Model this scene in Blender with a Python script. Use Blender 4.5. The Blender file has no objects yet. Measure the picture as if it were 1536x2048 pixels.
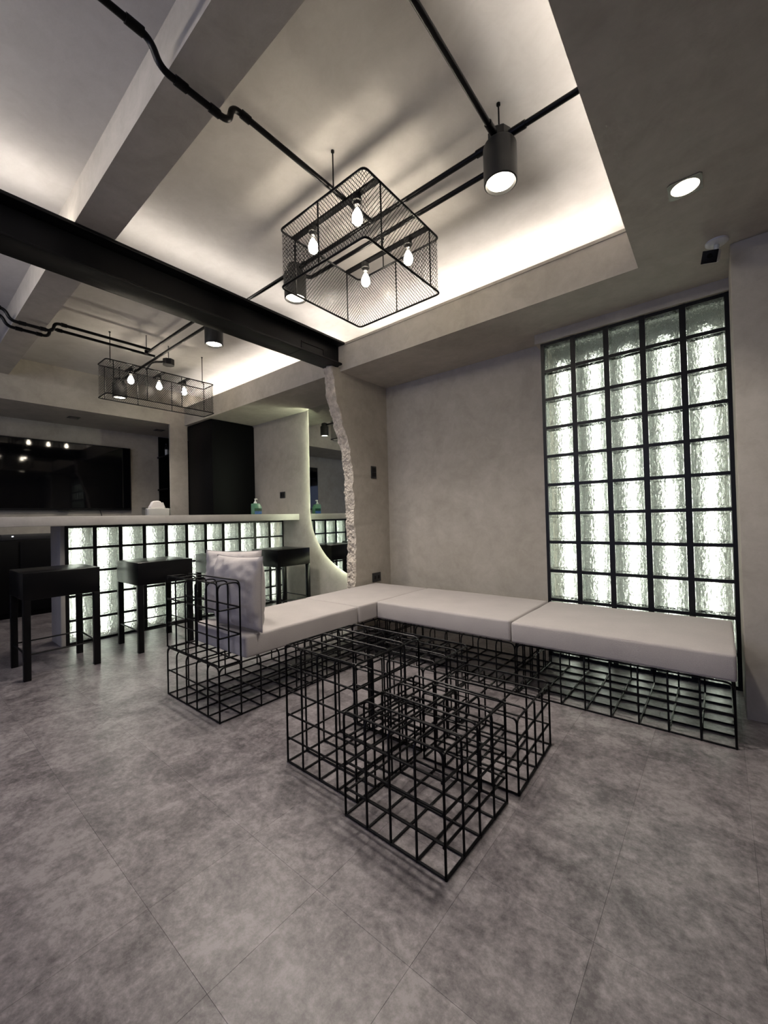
import bpy, bmesh, math, random
from mathutils import Vector, Matrix, noise as mnoise
random.seed(7)
PI = math.pi
SC = bpy.context.scene
COL = SC.collection

# ------------------------------------------------------------------ camera
CAM_F, CAM_PITCH, CAM_ROLL, CAM_YAW = 817.85, 0.0137, -0.0246, 0.6867
CAM_POS = Vector((2.3268, -2.9535, 0.9926))
def cam_axes():
    cy, sy = math.cos(CAM_YAW), math.sin(CAM_YAW)
    fwd, right, up = Vector((-sy, cy, 0)), Vector((cy, sy, 0)), Vector((0, 0, 1))
    cp, sp = math.cos(CAM_PITCH), math.sin(CAM_PITCH)
    f2, u2 = fwd*cp + up*sp, up*cp - fwd*sp
    cr, sr = math.cos(CAM_ROLL), math.sin(CAM_ROLL)
    return right*cr + u2*sr, u2*cr - right*sr, f2
_r, _u, _f = cam_axes()
cam = bpy.data.cameras.new('camera')
camo = bpy.data.objects.new('camera', cam); COL.objects.link(camo)
cam.sensor_fit = 'HORIZONTAL'; cam.sensor_width = 36.0; cam.lens = CAM_F/1536*36.0
cam.clip_start = 0.02
camo.matrix_world = Matrix(((_r.x, _u.x, -_f.x, CAM_POS.x), (_r.y, _u.y, -_f.y, CAM_POS.y), (_r.z, _u.z, -_f.z, CAM_POS.z), (0, 0, 0, 1)))
SC.camera = camo

# ------------------------------------------------------------------ light and exposure
W = bpy.data.worlds.new('world'); SC.world = W; W.use_nodes = True
W.node_tree.nodes['Background'].inputs[0].default_value = (0.55, 0.62, 0.75, 1)
W.node_tree.nodes['Background'].inputs[1].default_value = 0.08
SC.view_settings.view_transform = 'Standard'
SC.view_settings.look = 'None'
SC.view_settings.gamma = 1.0
SC.view_settings.use_curve_mapping = False
SC.view_settings.exposure = 0.6
SC.cycles.use_denoising = True
SC.cycles.max_bounces = 7; SC.cycles.diffuse_bounces = 4; SC.cycles.glossy_bounces = 4; SC.cycles.transmission_bounces = 6; SC.cycles.transparent_max_bounces = 8
SC.cycles.use_adaptive_sampling = True; SC.cycles.adaptive_threshold = 0.06
SC.cycles.sample_clamp_indirect = 6.0
SC.cycles.caustics_reflective = False
def area(name, loc, rot, sx, sy, power, col):
    l = bpy.data.lights.new(name, 'AREA'); l.shape = 'RECTANGLE'; l.size = sx; l.size_y = sy; l.energy = power; l.color = col
    o = bpy.data.objects.new(name, l); COL.objects.link(o); o.location = loc; o.rotation_euler = rot
    return o
def spot(name, loc, power, col, angle=100, blend=0.6, radius=0.04):
    l = bpy.data.lights.new(name, 'SPOT'); l.energy = power; l.color = col; l.spot_size = math.radians(angle); l.spot_blend = blend; l.shadow_soft_size = radius
    o = bpy.data.objects.new(name, l); COL.objects.link(o); o.location = loc
    return o
P_FILL, P_SPOT, P_DOWN = 12.0, 60.0, 12.0
E_COVE, E_BULB, E_LENS, E_TUBE, E_HALO = 42.0, 90.0, 12.0, 12.0, 60.0
E_LINE, E_BEAM = 34.0, 25.0
C_WARM, C_COOL, C_NEUT = (1.0, 0.87, 0.70), (0.55, 0.62, 1.0), (1.0, 0.915, 0.825)
# cool fill lights added at made-up openings in the wall behind the camera
for wx in (-1.3, 1.1):
    area('window_daylight', (wx, -5.88, 1.35), (math.radians(90), 0, 0), 2.0, 1.5, P_FILL, C_COOL)

# ------------------------------------------------------------------ materials
MATS = {}
def newmat(name):
    m = bpy.data.materials.new(name); m.use_nodes = True
    nt = m.node_tree; b = nt.nodes['Principled BSDF']
    MATS[name] = m
    return m, nt, b
def N(nt, t, **kw):
    n = nt.nodes.new(t)
    for k, v in kw.items():
        if k in n.inputs: n.inputs[k].default_value = v
        else: setattr(n, k, v)
    return n
def L(nt, a, ao, b, bi): nt.links.new(a.outputs[ao], b.inputs[bi])
def ramp(nt, stops):
    r = nt.nodes.new('ShaderNodeValToRGB'); e = r.color_ramp.elements
    while len(e) > 1: e.remove(e[0])
    e[0].position, e[0].color = stops[0][0], (*stops[0][1], 1)
    for p, c in stops[1:]:
        q = e.new(p); q.color = (*c, 1)
    return r
def plain(name, col, rough=0.5, metal=0.0, spec=0.5, var=0.08, scale=9.0, bump=0.0, bscale=60.0, coat=0.0):
    m, nt, b = newmat(name)
    g = N(nt, 'ShaderNodeNewGeometry'); n = N(nt, 'ShaderNodeTexNoise', Scale=scale, Detail=4.0)
    L(nt, g, 'Position', n, 'Vector')
    lo = tuple(c*(1-var) for c in col); hi = tuple(min(1, c*(1+var)) for c in col)
    r = ramp(nt, [(0.3, lo), (0.7, hi)]); L(nt, n, 'Fac', r, 'Fac'); L(nt, r, 'Color', b, 'Base Color')
    b.inputs['Roughness'].default_value = rough; b.inputs['Metallic'].default_value = metal
    b.inputs['Specular IOR Level'].default_value = spec; b.inputs['Coat Weight'].default_value = coat
    if bump:
        n2 = N(nt, 'ShaderNodeTexNoise', Scale=bscale, Detail=3.0); L(nt, g, 'Position', n2, 'Vector')
        bp = N(nt, 'ShaderNodeBump', Strength=bump, Distance=0.01); L(nt, n2, 'Fac', bp, 'Height'); L(nt, bp, 'Normal', b, 'Normal')
    return m
def plaster(name, lo, hi, rough=0.75):
    m, nt, b = newmat(name)
    g = N(nt, 'ShaderNodeNewGeometry')
    n1 = N(nt, 'ShaderNodeTexNoise', Scale=2.4, Detail=9.0, Roughness=0.66, Distortion=0.7); L(nt, g, 'Position', n1, 'Vector')
    n2 = N(nt, 'ShaderNodeTexNoise', Scale=11.0, Detail=8.0, Roughness=0.7, Distortion=0.5); L(nt, g, 'Position', n2, 'Vector')
    mx = N(nt, 'ShaderNodeMath', operation='MULTIPLY_ADD'); mx.inputs[1].default_value = 0.45
    L(nt, n2, 'Fac', mx, 0); sc = N(nt, 'ShaderNodeMath', operation='MULTIPLY'); sc.inputs[1].default_value = 0.55
    L(nt, n1, 'Fac', sc, 0); L(nt, sc, 'Value', mx, 2)
    r = ramp(nt, [(0.36, lo), (0.62, hi)]); L(nt, mx, 'Value', r, 'Fac'); L(nt, r, 'Color', b, 'Base Color')
    b.inputs['Roughness'].default_value = rough; b.inputs['Specular IOR Level'].default_value = 0.35
    n3 = N(nt, 'ShaderNodeTexNoise', Scale=20.0, Detail=9.0, Roughness=0.7, Distortion=0.4); L(nt, g, 'Position', n3, 'Vector')
    bp = N(nt, 'ShaderNodeBump', Strength=0.12, Distance=0.012); L(nt, n3, 'Fac', bp, 'Height'); L(nt, bp, 'Normal', b, 'Normal')
    return m
def emit(name, col, strength):
    m = bpy.data.materials.new(name); m.use_nodes = True; nt = m.node_tree
    nt.nodes.remove(nt.nodes['Principled BSDF'])
    e = N(nt, 'ShaderNodeEmission', Strength=strength); e.inputs['Color'].default_value = (*col, 1)
    L(nt, e, 'Emission', nt.nodes['Material Output'], 'Surface'); MATS[name] = m
    return m
M_WALL = plaster('wall_plaster', (0.345, 0.318, 0.272), (0.455, 0.424, 0.372))
M_CEIL = plaster('ceiling_plaster', (0.47, 0.452, 0.432), (0.56, 0.54, 0.52))
M_COUNTER = plaster('counter_plaster', (0.36, 0.34, 0.315), (0.44, 0.42, 0.39), 0.55)
M_ROUGH = plain('broken_plaster', (0.50, 0.455, 0.395), 0.9, var=0.25, scale=22, bump=0.7, bscale=70)
M_BLACK = plain('black_metal', (0.0022, 0.0022, 0.0028), 0.42, spec=0.3, var=0.15, bump=0.03)
M_STEEL = plain('black_steel_beam', (0.0022, 0.0022, 0.0028), 0.40, spec=0.18, var=0.25, scale=5, bump=0.06, bscale=30)
M_ROD = plain('black_rod', (0.0022, 0.0022, 0.0028), 0.36, spec=0.16, var=0.1)
M_STOOL = plain('black_stool_paint', (0.0022, 0.0022, 0.0028), 0.30, spec=0.22, var=0.15)
M_CAB = plain('black_laminate', (0.0022, 0.0022, 0.0028), 0.5, spec=0.10, var=0.1)
M_LAMP = plain('black_lamp_paint', (0.014, 0.014, 0.014), 0.5, spec=0.3, var=0.1)
M_SWITCH = plain('black_plastic', (0.018, 0.018, 0.02), 0.45)
M_GROOVE = plain('dark_gap', (0.006, 0.006, 0.006), 0.8)
M_WHITEP = plain('white_plastic', (0.72, 0.72, 0.70), 0.4, var=0.03)
M_STEELW = plain('brushed_trim', (0.13, 0.115, 0.10), 0.4, metal=0.4)
M_LIGHTBOX = plain('white_lightbox', (0.36, 0.37, 0.35), 0.7, var=0.05)
M_TISSUE = plain('tissue_paper', (0.78, 0.74, 0.70), 0.9, var=0.04, bump=0.2, bscale=90)
M_GREEN = plain('green_soap_bottle', (0.085, 0.19, 0.13), 0.25, var=0.15)
M_BLUE = plain('blue_soap_label', (0.03, 0.09, 0.28), 0.35, var=0.35, scale=40)
M_DKGREEN = plain('dark_green_band', (0.004, 0.035, 0.015), 0.35)
M_SCREEN = plain('tv_screen_black', (0.002, 0.002, 0.003), 0.04, spec=0.3, var=0.02)
M_BEZEL = plain('tv_bezel', (0.008, 0.008, 0.009), 0.3)

m, nt, b = newmat('floor_tile')
g = N(nt, 'ShaderNodeNewGeometry'); oi = N(nt, 'ShaderNodeObjectInfo')
n1 = N(nt, 'ShaderNodeTexNoise', Scale=7.0, Detail=10.0, Roughness=0.74, Distortion=0.4); L(nt, g, 'Position', n1, 'Vector')
n2 = N(nt, 'ShaderNodeTexNoise', Scale=38.0, Detail=7.0, Roughness=0.78); L(nt, g, 'Position', n2, 'Vector')
a1 = N(nt, 'ShaderNodeMath', operation='MULTIPLY_ADD'); a1.inputs[1].default_value = 0.48; L(nt, n2, 'Fac', a1, 0)
a2 = N(nt, 'ShaderNodeMath', operation='MULTIPLY'); a2.inputs[1].default_value = 0.52; L(nt, n1, 'Fac', a2, 0); L(nt, a2, 'Value', a1, 2)
a3 = N(nt, 'ShaderNodeMath', operation='MULTIPLY_ADD'); a3.inputs[1].default_value = 0.05; L(nt, oi, 'Random', a3, 0); L(nt, a1, 'Value', a3, 2)
r = ramp(nt, [(0.43, (0.075, 0.066, 0.070)), (0.52, (0.158, 0.141, 0.146)), (0.61, (0.255, 0.232, 0.237))])
L(nt, a3, 'Value', r, 'Fac'); L(nt, r, 'Color', b, 'Base Color')
b.inputs['Roughness'].default_value = 0.36; b.inputs['Specular IOR Level'].default_value = 0.5
bp = N(nt, 'ShaderNodeBump', Strength=0.10, Distance=0.004); L(nt, n2, 'Fac', bp, 'Height'); L(nt, bp, 'Normal', b, 'Normal')
M_TILE = m
M_SUBFLOOR = plain('floor_grout', (0.09, 0.083, 0.082), 0.8)

def fabric(name, col):
    m, nt, b = newmat(name)
    g = N(nt, 'ShaderNodeNewGeometry')
    n1 = N(nt, 'ShaderNodeTexNoise', Scale=420.0, Detail=2.0); L(nt, g, 'Position', n1, 'Vector')
    n2 = N(nt, 'ShaderNodeTexNoise', Scale=7.0, Detail=3.0); L(nt, g, 'Position', n2, 'Vector')
    ad = N(nt, 'ShaderNodeMath', operation='MULTIPLY_ADD'); ad.inputs[1].default_value = 0.7
    L(nt, n1, 'Fac', ad, 0); s2 = N(nt, 'ShaderNodeMath', operation='MULTIPLY'); s2.inputs[1].default_value = 0.3; L(nt, n2, 'Fac', s2, 0); L(nt, s2, 'Value', ad, 2)
    r = ramp(nt, [(0.25, tuple(c*0.80 for c in col)), (0.75, tuple(c*1.12 for c in col))]); L(nt, ad, 'Value', r, 'Fac'); L(nt, r, 'Color', b, 'Base Color')
    b.inputs['Roughness'].default_value = 0.95; b.inputs['Sheen Weight'].default_value = 0.15; b.inputs['Specular IOR Level'].default_value = 0.2
    bp = N(nt, 'ShaderNodeBump', Strength=0.35, Distance=0.002); L(nt, n1, 'Fac', bp, 'Height'); L(nt, bp, 'Normal', b, 'Normal')
    return m
M_FAB = fabric('grey_linen', (0.41, 0.38, 0.368))
M_FABD = fabric('grey_piping', (0.36, 0.33, 0.325))

def glass_block_mat(name, tint):
    m = bpy.data.materials.new(name); m.use_nodes = True; nt = m.node_tree; MATS[name] = m
    nt.nodes.remove(nt.nodes['Principled BSDF'])
    tc = N(nt, 'ShaderNodeTexCoord'); oi = N(nt, 'ShaderNodeObjectInfo')
    off = N(nt, 'ShaderNodeVectorMath', operation='MULTIPLY_ADD')
    L(nt, tc, 'Object', off, 0); off.inputs[1].default_value = (1, 1, 0.55)
    cx = N(nt, 'ShaderNodeCombineXYZ'); mul = N(nt, 'ShaderNodeMath', operation='MULTIPLY'); mul.inputs[1].default_value = 37.0
    L(nt, oi, 'Random', mul, 0); L(nt, mul, 'Value', cx, 'Z'); L(nt, mul, 'Value', cx, 'X'); L(nt, cx, 'Vector', off, 2)
    n1 = N(nt, 'ShaderNodeTexNoise', Scale=62.0, Detail=1.5, Roughness=0.5, Distortion=2.4); L(nt, off, 'Vector', n1, 'Vector')
    v = N(nt, 'ShaderNodeTexVoronoi', Scale=70.0, feature='SMOOTH_F1'); v.inputs['Smoothness'].default_value = 0.6; L(nt, off, 'Vector', v, 'Vector')
    mx = N(nt, 'ShaderNodeMath', operation='ADD'); L(nt, n1, 'Fac', mx, 0); L(nt, v, 'Distance', mx, 1)
    bp = N(nt, 'ShaderNodeBump', Strength=0.9, Distance=0.0085); L(nt, mx, 'Value', bp, 'Height')
    gl = N(nt, 'ShaderNodeBsdfGlass', Roughness=0.04, IOR=1.42); gl.inputs['Color'].default_value = (*tint, 1); L(nt, bp, 'Normal', gl, 'Normal')
    tr = N(nt, 'ShaderNodeBsdfTransparent'); tr.inputs['Color'].default_value = (*tint, 1)
    mi = N(nt, 'ShaderNodeMixShader', Fac=0.16); L(nt, gl, 'BSDF', mi, 1); L(nt, tr, 'BSDF', mi, 2)
    L(nt, mi, 'Shader', nt.nodes['Material Output'], 'Surface')
    return m
M_GBLOCK = glass_block_mat('glass_block', (0.965, 0.99, 0.955))
def clear_mat(name, tint, rough=0.02, fac=0.6):
    m = bpy.data.materials.new(name); m.use_nodes = True; nt = m.node_tree; MATS[name] = m
    nt.nodes.remove(nt.nodes['Principled BSDF'])
    gl = N(nt, 'ShaderNodeBsdfGlossy', Roughness=rough); tr = N(nt, 'ShaderNodeBsdfTransparent'); tr.inputs['Color'].default_value = (*tint, 1)
    fr = N(nt, 'ShaderNodeLayerWeight', Blend=0.35)
    mu = N(nt, 'ShaderNodeMath', operation='MULTIPLY'); mu.inputs[1].default_value = fac; L(nt, fr, 'Facing', mu, 0)
    mi = N(nt, 'ShaderNodeMixShader'); L(nt, mu, 'Value', mi, 'Fac'); L(nt, tr, 'BSDF', mi, 1); L(nt, gl, 'BSDF', mi, 2)
    L(nt, mi, 'Shader', nt.nodes['Material Output'], 'Surface')
    return m
M_CLEAR = clear_mat('clear_acrylic', (0.95, 0.96, 0.96))
M_PANE = clear_mat('window_glass', (0.92, 0.95, 0.97))
m, nt, b = newmat('mirror_glass'); b.inputs['Base Color'].default_value = (0.80, 0.84, 0.80, 1); b.inputs['Metallic'].default_value = 1.0; b.inputs['Roughness'].default_value = 0.015
nz = N(nt, 'ShaderNodeTexNoise', Scale=3.0); rr = ramp(nt, [(0.3, (0.78, 0.83, 0.79)), (0.7, (0.81, 0.85, 0.81))]); L(nt, nz, 'Fac', rr, 'Fac'); L(nt, rr, 'Color', b, 'Base Color')
M_MIRROR = m
M_COVE = emit('cove_led', C_NEUT, E_COVE)
M_BEAMLED = emit('beam_led', C_NEUT, E_BEAM)
M_BULBE = emit('bulb_glow', C_WARM, E_BULB)
M_LENS = emit('lamp_lens_glow', (1.0, 0.88, 0.70), E_LENS)
M_TUBE = emit('panel_led_tube', (0.97, 1.0, 0.92), E_TUBE)
M_HALO = emit('mirror_led', (0.90, 1.0, 0.74), E_HALO)
M_LINE = emit('linear_diffuser', (1.0, 0.94, 0.92), E_LINE)
M_DOT = emit('status_light', (0.9, 0.95, 1.0), 3.0)

# ------------------------------------------------------------------ builders
def link(name, me, mat=None, parent=None, loc=(0, 0, 0), rot=(0, 0, 0)):
    o = bpy.data.objects.new(name, me); COL.objects.link(o)
    if mat is not None and me is not None and len(me.materials) == 0: me.materials.append(mat)
    o.location = loc; o.rotation_euler = rot
    if parent is not None: o.parent = parent
    return o
def smooth(me, ang=0.6):
    for p in me.polygons: p.use_smooth = True
    try: me.set_sharp_from_angle(angle=ang)
    except Exception: pass
def tag(o, label=None, cat=None, group=None, kind=None):
    if label: o['label'] = label
    if cat: o['category'] = cat
    if group: o['group'] = group
    if kind: o['kind'] = kind
    return o
def thing(name, label, cat, loc=(0, 0, 0), rotz=0.0, group=None):
    o = bpy.data.objects.new(name, None); COL.objects.link(o); o.empty_display_size = 0.1
    o.location = loc; o.rotation_euler = (0, 0, rotz)
    return tag(o, label, cat, group)
class MB:
    def __init__(s): s.v = []; s.f = []
    def add(s, v, f):
        n = len(s.v); s.v += [tuple(q) for q in v]; s.f += [tuple(i+n for i in q) for q in f]; return s
    def box(s, x0, x1, y0, y1, z0, z1):
        v = [(x, y, z) for z in (z0, z1) for y in (y0, y1) for x in (x0, x1)]
        return s.add(v, [(0, 2, 3, 1), (4, 5, 7, 6), (0, 1, 5, 4), (2, 6, 7, 3), (0, 4, 6, 2), (1, 3, 7, 5)])
    def tube(s, pts, r, n=8, closed=False):
        pts = [Vector(p) for p in pts]; k = len(pts); rings = []
        T = []
        for i in range(k):
            a = pts[i-1] if (i > 0 or closed) else pts[i]; c = pts[(i+1) % k] if (i < k-1 or closed) else pts[i]
            T.append((c-a).normalized())
        up = Vector((0, 0, 1)) if abs(T[0].z) < 0.9 else Vector((1, 0, 0))
        nrm = (up - T[0]*up.dot(T[0])).normalized()
        for i in range(k):
            if i > 0:
                q = T[i-1].rotation_difference(T[i]); nrm = q @ nrm; nrm = (nrm - T[i]*nrm.dot(T[i])).normalized()
            bn = T[i].cross(nrm); rr = r[i] if isinstance(r, (list, tuple)) else r
            rings.append([pts[i] + (nrm*math.cos(2*PI*j/n) + bn*math.sin(2*PI*j/n))*rr for j in range(n)])
        v = [p for ring in rings for p in ring]; f = []
        m_ = k if closed else k-1
        for i in range(m_):
            a, c = i*n, ((i+1) % k)*n
            if closed and i == k-1:
                best = min(range(n), key=lambda sft: (rings[-1][0]-rings[0][sft]).length)
            else: best = 0
            for j in range(n): f.append((a+j, a+(j+1) % n, c+(j+1+best) % n, c+(j+best) % n))
        if not closed: f.append(tuple(range(n-1, -1, -1))); f.append(tuple((k-1)*n+j for j in range(n)))
        return s.add(v, f)
    def lathe(s, prof, cx=0, cy=0, n=24, cap=True):
        v = []; f = []
        for (r_, z) in prof: v += [(cx+r_*math.cos(2*PI*j/n), cy+r_*math.sin(2*PI*j/n), z) for j in range(n)]
        for i in range(len(prof)-1):
            for j in range(n): f.append((i*n+j, i*n+(j+1) % n, (i+1)*n+(j+1) % n, (i+1)*n+j))
        if cap: f.append(tuple(range(n-1, -1, -1))); f.append(tuple((len(prof)-1)*n+j for j in range(n)))
        return s.add(v, f)
    def me(s, name, sm=None):
        me = bpy.data.meshes.new(name); me.from_pydata(s.v, [], s.f); me.validate(); me.update()
        if sm: smooth(me, sm)
        return me
    def build(s, name, mat, parent=None, sm=None, bevel=0, loc=(0, 0, 0), rot=(0, 0, 0)):
        if bevel: me = bev(s, name, bevel)
        else: me = s.me(name)
        if sm: smooth(me, sm)
        return link(name, me, mat, parent, loc, rot)
def bev(mb, name, w, seg=2):
    bm = bmesh.new(); vs = [bm.verts.new(v) for v in mb.v]
    for f in mb.f:
        try: bm.faces.new([vs[i] for i in f])
        except ValueError: pass
    bm.normal_update()
    bmesh.ops.recalc_face_normals(bm, faces=bm.faces)
    es = [e for e in bm.edges if len(e.link_faces) == 2 and e.calc_face_angle() > 0.5]
    bmesh.ops.bevel(bm, geom=es, offset=w, segments=seg, affect='EDGES', profile=0.5)
    me = bpy.data.meshes.new(name); bm.to_mesh(me); bm.free()
    smooth(me, 0.7)
    return me
def fillet(pts, r, n=5, closed=False):
    pts = [Vector(p) for p in pts]; out = []; k = len(pts)
    for i in range(k):
        if not closed and i in (0, k-1): out.append(pts[i]); continue
        p, a, c = pts[i], pts[i-1], pts[(i+1) % k]
        d1, d2 = (a-p), (c-p); l = min(r, d1.length*0.49, d2.length*0.49); d1.normalize(); d2.normalize()
        s_, e_ = p+d1*l, p+d2*l
        for t in range(n+1):
            t /= n; out.append(s_*(1-t)**2 + p*2*t*(1-t) + e_*t*t)
    return out
def struct(o, label=None): return tag(o, label, None, None, 'structure')

# ------------------------------------------------------------------ room shell
ZC, ZS, YW, XT, YB, XR = 2.68, 2.26, 0.17, -3.95, -6.0, 3.7
XF = -3.06
# floor: subfloor slab, the tiles lying on it
floor = struct(MB().box(XT-0.1, XR+0.1, YB-0.1, YW+0.1, -0.12, -0.004).build('floor', M_SUBFLOOR), 'floor of mottled grey square vinyl tiles')
TP = 0.3045
tile_mb = MB(); h = TP/2-0.0002; hb = h-0.0002
tile_mb.add([(-h, -h, -0.004), (h, -h, -0.004), (h, h, -0.004), (-h, h, -0.004), (-h, -h, -0.0003), (h, -h, -0.0003), (h, h, -0.0003), (-h, h, -0.0003), (-hb, -hb, 0), (hb, -hb, 0), (hb, hb, 0), (-hb, hb, 0)],
            [(0, 1, 5, 4), (1, 2, 6, 5), (2, 3, 7, 6), (3, 0, 4, 7), (4, 5, 9, 8), (5, 6, 10, 9), (6, 7, 11, 10), (7, 4, 8, 11), (8, 9, 10, 11)])
tile_me = tile_mb.me('tile')
cells = []
for i in range(-21, 7):
    for j in range(-14, 10):
        x, y = 2.075+TP*(i+0.5), -2.225+TP*(j+0.5)
        if x-TP/2 < XT or x+TP/2 > XR or y-TP/2 < YB or y+TP/2 > YW+0.06: continue
        d = Vector((x, y, 0))-CAM_POS
        dz = d.dot(_f)
        vis = dz > 0.15 and abs(d.dot(_r))*CAM_F/dz < 768+170
        cells.append((0 if vis else 1, d.length, x, y))
cells.sort()
rest = MB()
for k, (nv, d, x, y) in enumerate(cells):
    if k < 300 and not nv: link('tile', tile_me, M_TILE, floor, (x, y, 0))
    else: rest.add([(a+x, b_+y, c) for a, b_, c in tile_mb.v], tile_mb.f)
tag(rest.build('tile_field', M_TILE, floor), kind='stuff')
# ceiling slab
struct(MB().box(XT-0.1, XR+0.1, YB-0.1, YW+0.1, ZC, ZC+0.12).build('ceiling', M_CEIL), 'hand-trowelled plaster ceiling washed by cove light')
struct(MB().box(XT-0.1, XR+0.1, YW, YW+0.12, -0.12, ZC+0.12).build('wall_back', M_WALL), 'grey plaster wall behind the bench and mirror')
struct(MB().box(XT-0.12, XT, YB-0.1, YW, -0.12, ZC+0.12).build('wall_left', M_WALL), 'grey plaster wall carrying the television')
struct(MB().box(XR, XR+0.12, YB-0.1, YW, -0.12, ZC+0.12).build('wall_right', M_WALL))
# wall behind the camera ; its two glazed openings are added for the cool fill
wf = MB()
wz0, wz1 = 0.55, 2.15
xs = [XT-0.12, -2.35, -0.25, 0.05, 2.15, XR+0.12]
wf.box(xs[0], xs[5], YB-0.12, YB, -0.12, wz0).box(xs[0], xs[5], YB-0.12, YB, wz1, ZC+0.12)
for a, b_ in ((0, 1), (2, 3), (4, 5)): wf.box(xs[a], xs[b_], YB-0.12, YB, wz0, wz1)
struct(wf.build('wall_front', M_WALL))
for i, (a, b_) in enumerate(((xs[1], xs[2]), (xs[3], xs[4]))):
    w = MB().box(a, b_, YB-0.09, YB-0.03, wz0, wz0+0.05).box(a, b_, YB-0.09, YB-0.03, wz1-0.05, wz1).box(a, a+0.05, YB-0.09, YB-0.03, wz0+0.05, wz1-0.05).box(b_-0.05, b_, YB-0.09, YB-0.03, wz0+0.05, wz1-0.05)
    wo = struct(w.build('window_%d' % (i+1), M_BLACK), 'black framed window behind the seating')
    MB().box(a+0.05, b_-0.05, YB-0.063, YB-0.057, wz0+0.05, wz1-0.05).build('pane', M_PANE, wo)
# far soffit with its cove lip, right soffit with its cove lip
YFS, XFS, ZL, ZLG = -0.46, 2.035, 2.495, 2.435
s1 = MB().box(XF, XR, YFS, YW, ZS, ZLG).box(XF, XFS, YFS, YFS+0.03, ZLG, ZL)
struct(s1.build('trim_1', M_WALL), 'dropped plaster soffit along the glass block wall')
# thin shadow bead along the top of the far fascia
struct(MB().box(-0.10, XFS, YFS-0.006, YFS, ZL-0.022, ZL-0.012).build('trim_2', M_WALL), 'thin bead along the soffit fascia')
s2 = MB().box(XFS, XR, YB, YFS, ZS, ZLG).box(XFS, XFS+0.03, YB, YFS+0.03, ZLG, ZL)
struct(s2.build('trim_3', M_WALL), 'wide dropped plaster soffit with recessed square downlight')
struct(MB().box(XT, XF, YB, -0.55, ZS-0.01, ZC).box(XT, XF, -0.55, YW, ZS-0.01, ZC).build('trim_4', M_WALL), 'deep plaster bulkhead above the television')
struct(MB().box(XF-0.03, XF, -0.648, -0.426, 0, ZS-0.01).build('trim_5', M_WALL), 'narrow plaster pier beside the tall black cabinet')
struct(MB().box(2.40, XR, -0.387, YW, 0, ZS).build('wall_pier', M_WALL, bevel=0.006), 'plaster pier closing the glass block panel')
struct(MB().box(XF, XFS, -2.350, -2.175, 2.497, ZC).build('trim_6', M_WALL), 'plastered concrete beam crossing the ceiling')
# LED strips lying in the coves and on the steel beam
def strip(name, label, *b_, mat=None):
    o = MB().box(*b_).build(name, mat or M_COVE); return tag(o, label, 'light strip')
strip('led_strip', 'light strip hidden in cove above the glass block wall', -0.10, XFS-0.02, YFS+0.13, YFS+0.15, ZLG+0.001, ZLG+0.01)
strip('led_strip', 'light strip hidden in cove above the bar mirror', XF+0.05, -0.32, YFS+0.13, YFS+0.15, ZLG+0.001, ZLG+0.01)
strip('led_strip', 'light strip hidden in cove above the square downlight soffit', XFS+0.13, XFS+0.15, -5.5, -0.55, ZLG+0.001, ZLG+0.01)
strip('led_strip', 'light strip lying along top of the black steel beam', -0.197, -0.183, -5.8, -0.50, ZL+0.001, ZL+0.008, mat=M_BEAMLED)

# ------------------------------------------------------------------ steel I-beam
t = thing('steel_beam', 'black steel I-beam spanning the ceiling above the broken partition wall', 'beam', (-0.19, -3.2, 2.29))
bx0, bx1 = -0.088, 0.088
MB().box(bx0, bx1, -2.8, 2.738, 0.187, 0.205).build('top_flange', M_STEEL, t, bevel=0.002)
MB().box(bx0, bx1, -2.8, 2.70, 0.0, 0.016).build('bottom_flange', M_STEEL, t, bevel=0.002)
MB().box(-0.007, 0.007, -2.8, 2.738, 0.016, 0.187).build('web', M_STEEL, t)
pl = MB(); y0, y1, z0, z1 = 2.33, 2.57, 0.055, 0.115
for q in ((y0, y1, z0, z0+0.008), (y0, y1, z1-0.008, z1), (y0, y0+0.008, z0, z1), (y1-0.008, y1, z0, z1)): pl.box(0.007, 0.012, *q)
pl.build('slot_rim', M_GROOVE, t)
MB().box(bx0-0.001, bx1+0.001, 2.26, 2.264, -0.001, 0.0165).build('weld_seam', M_GROOVE, t)

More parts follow.
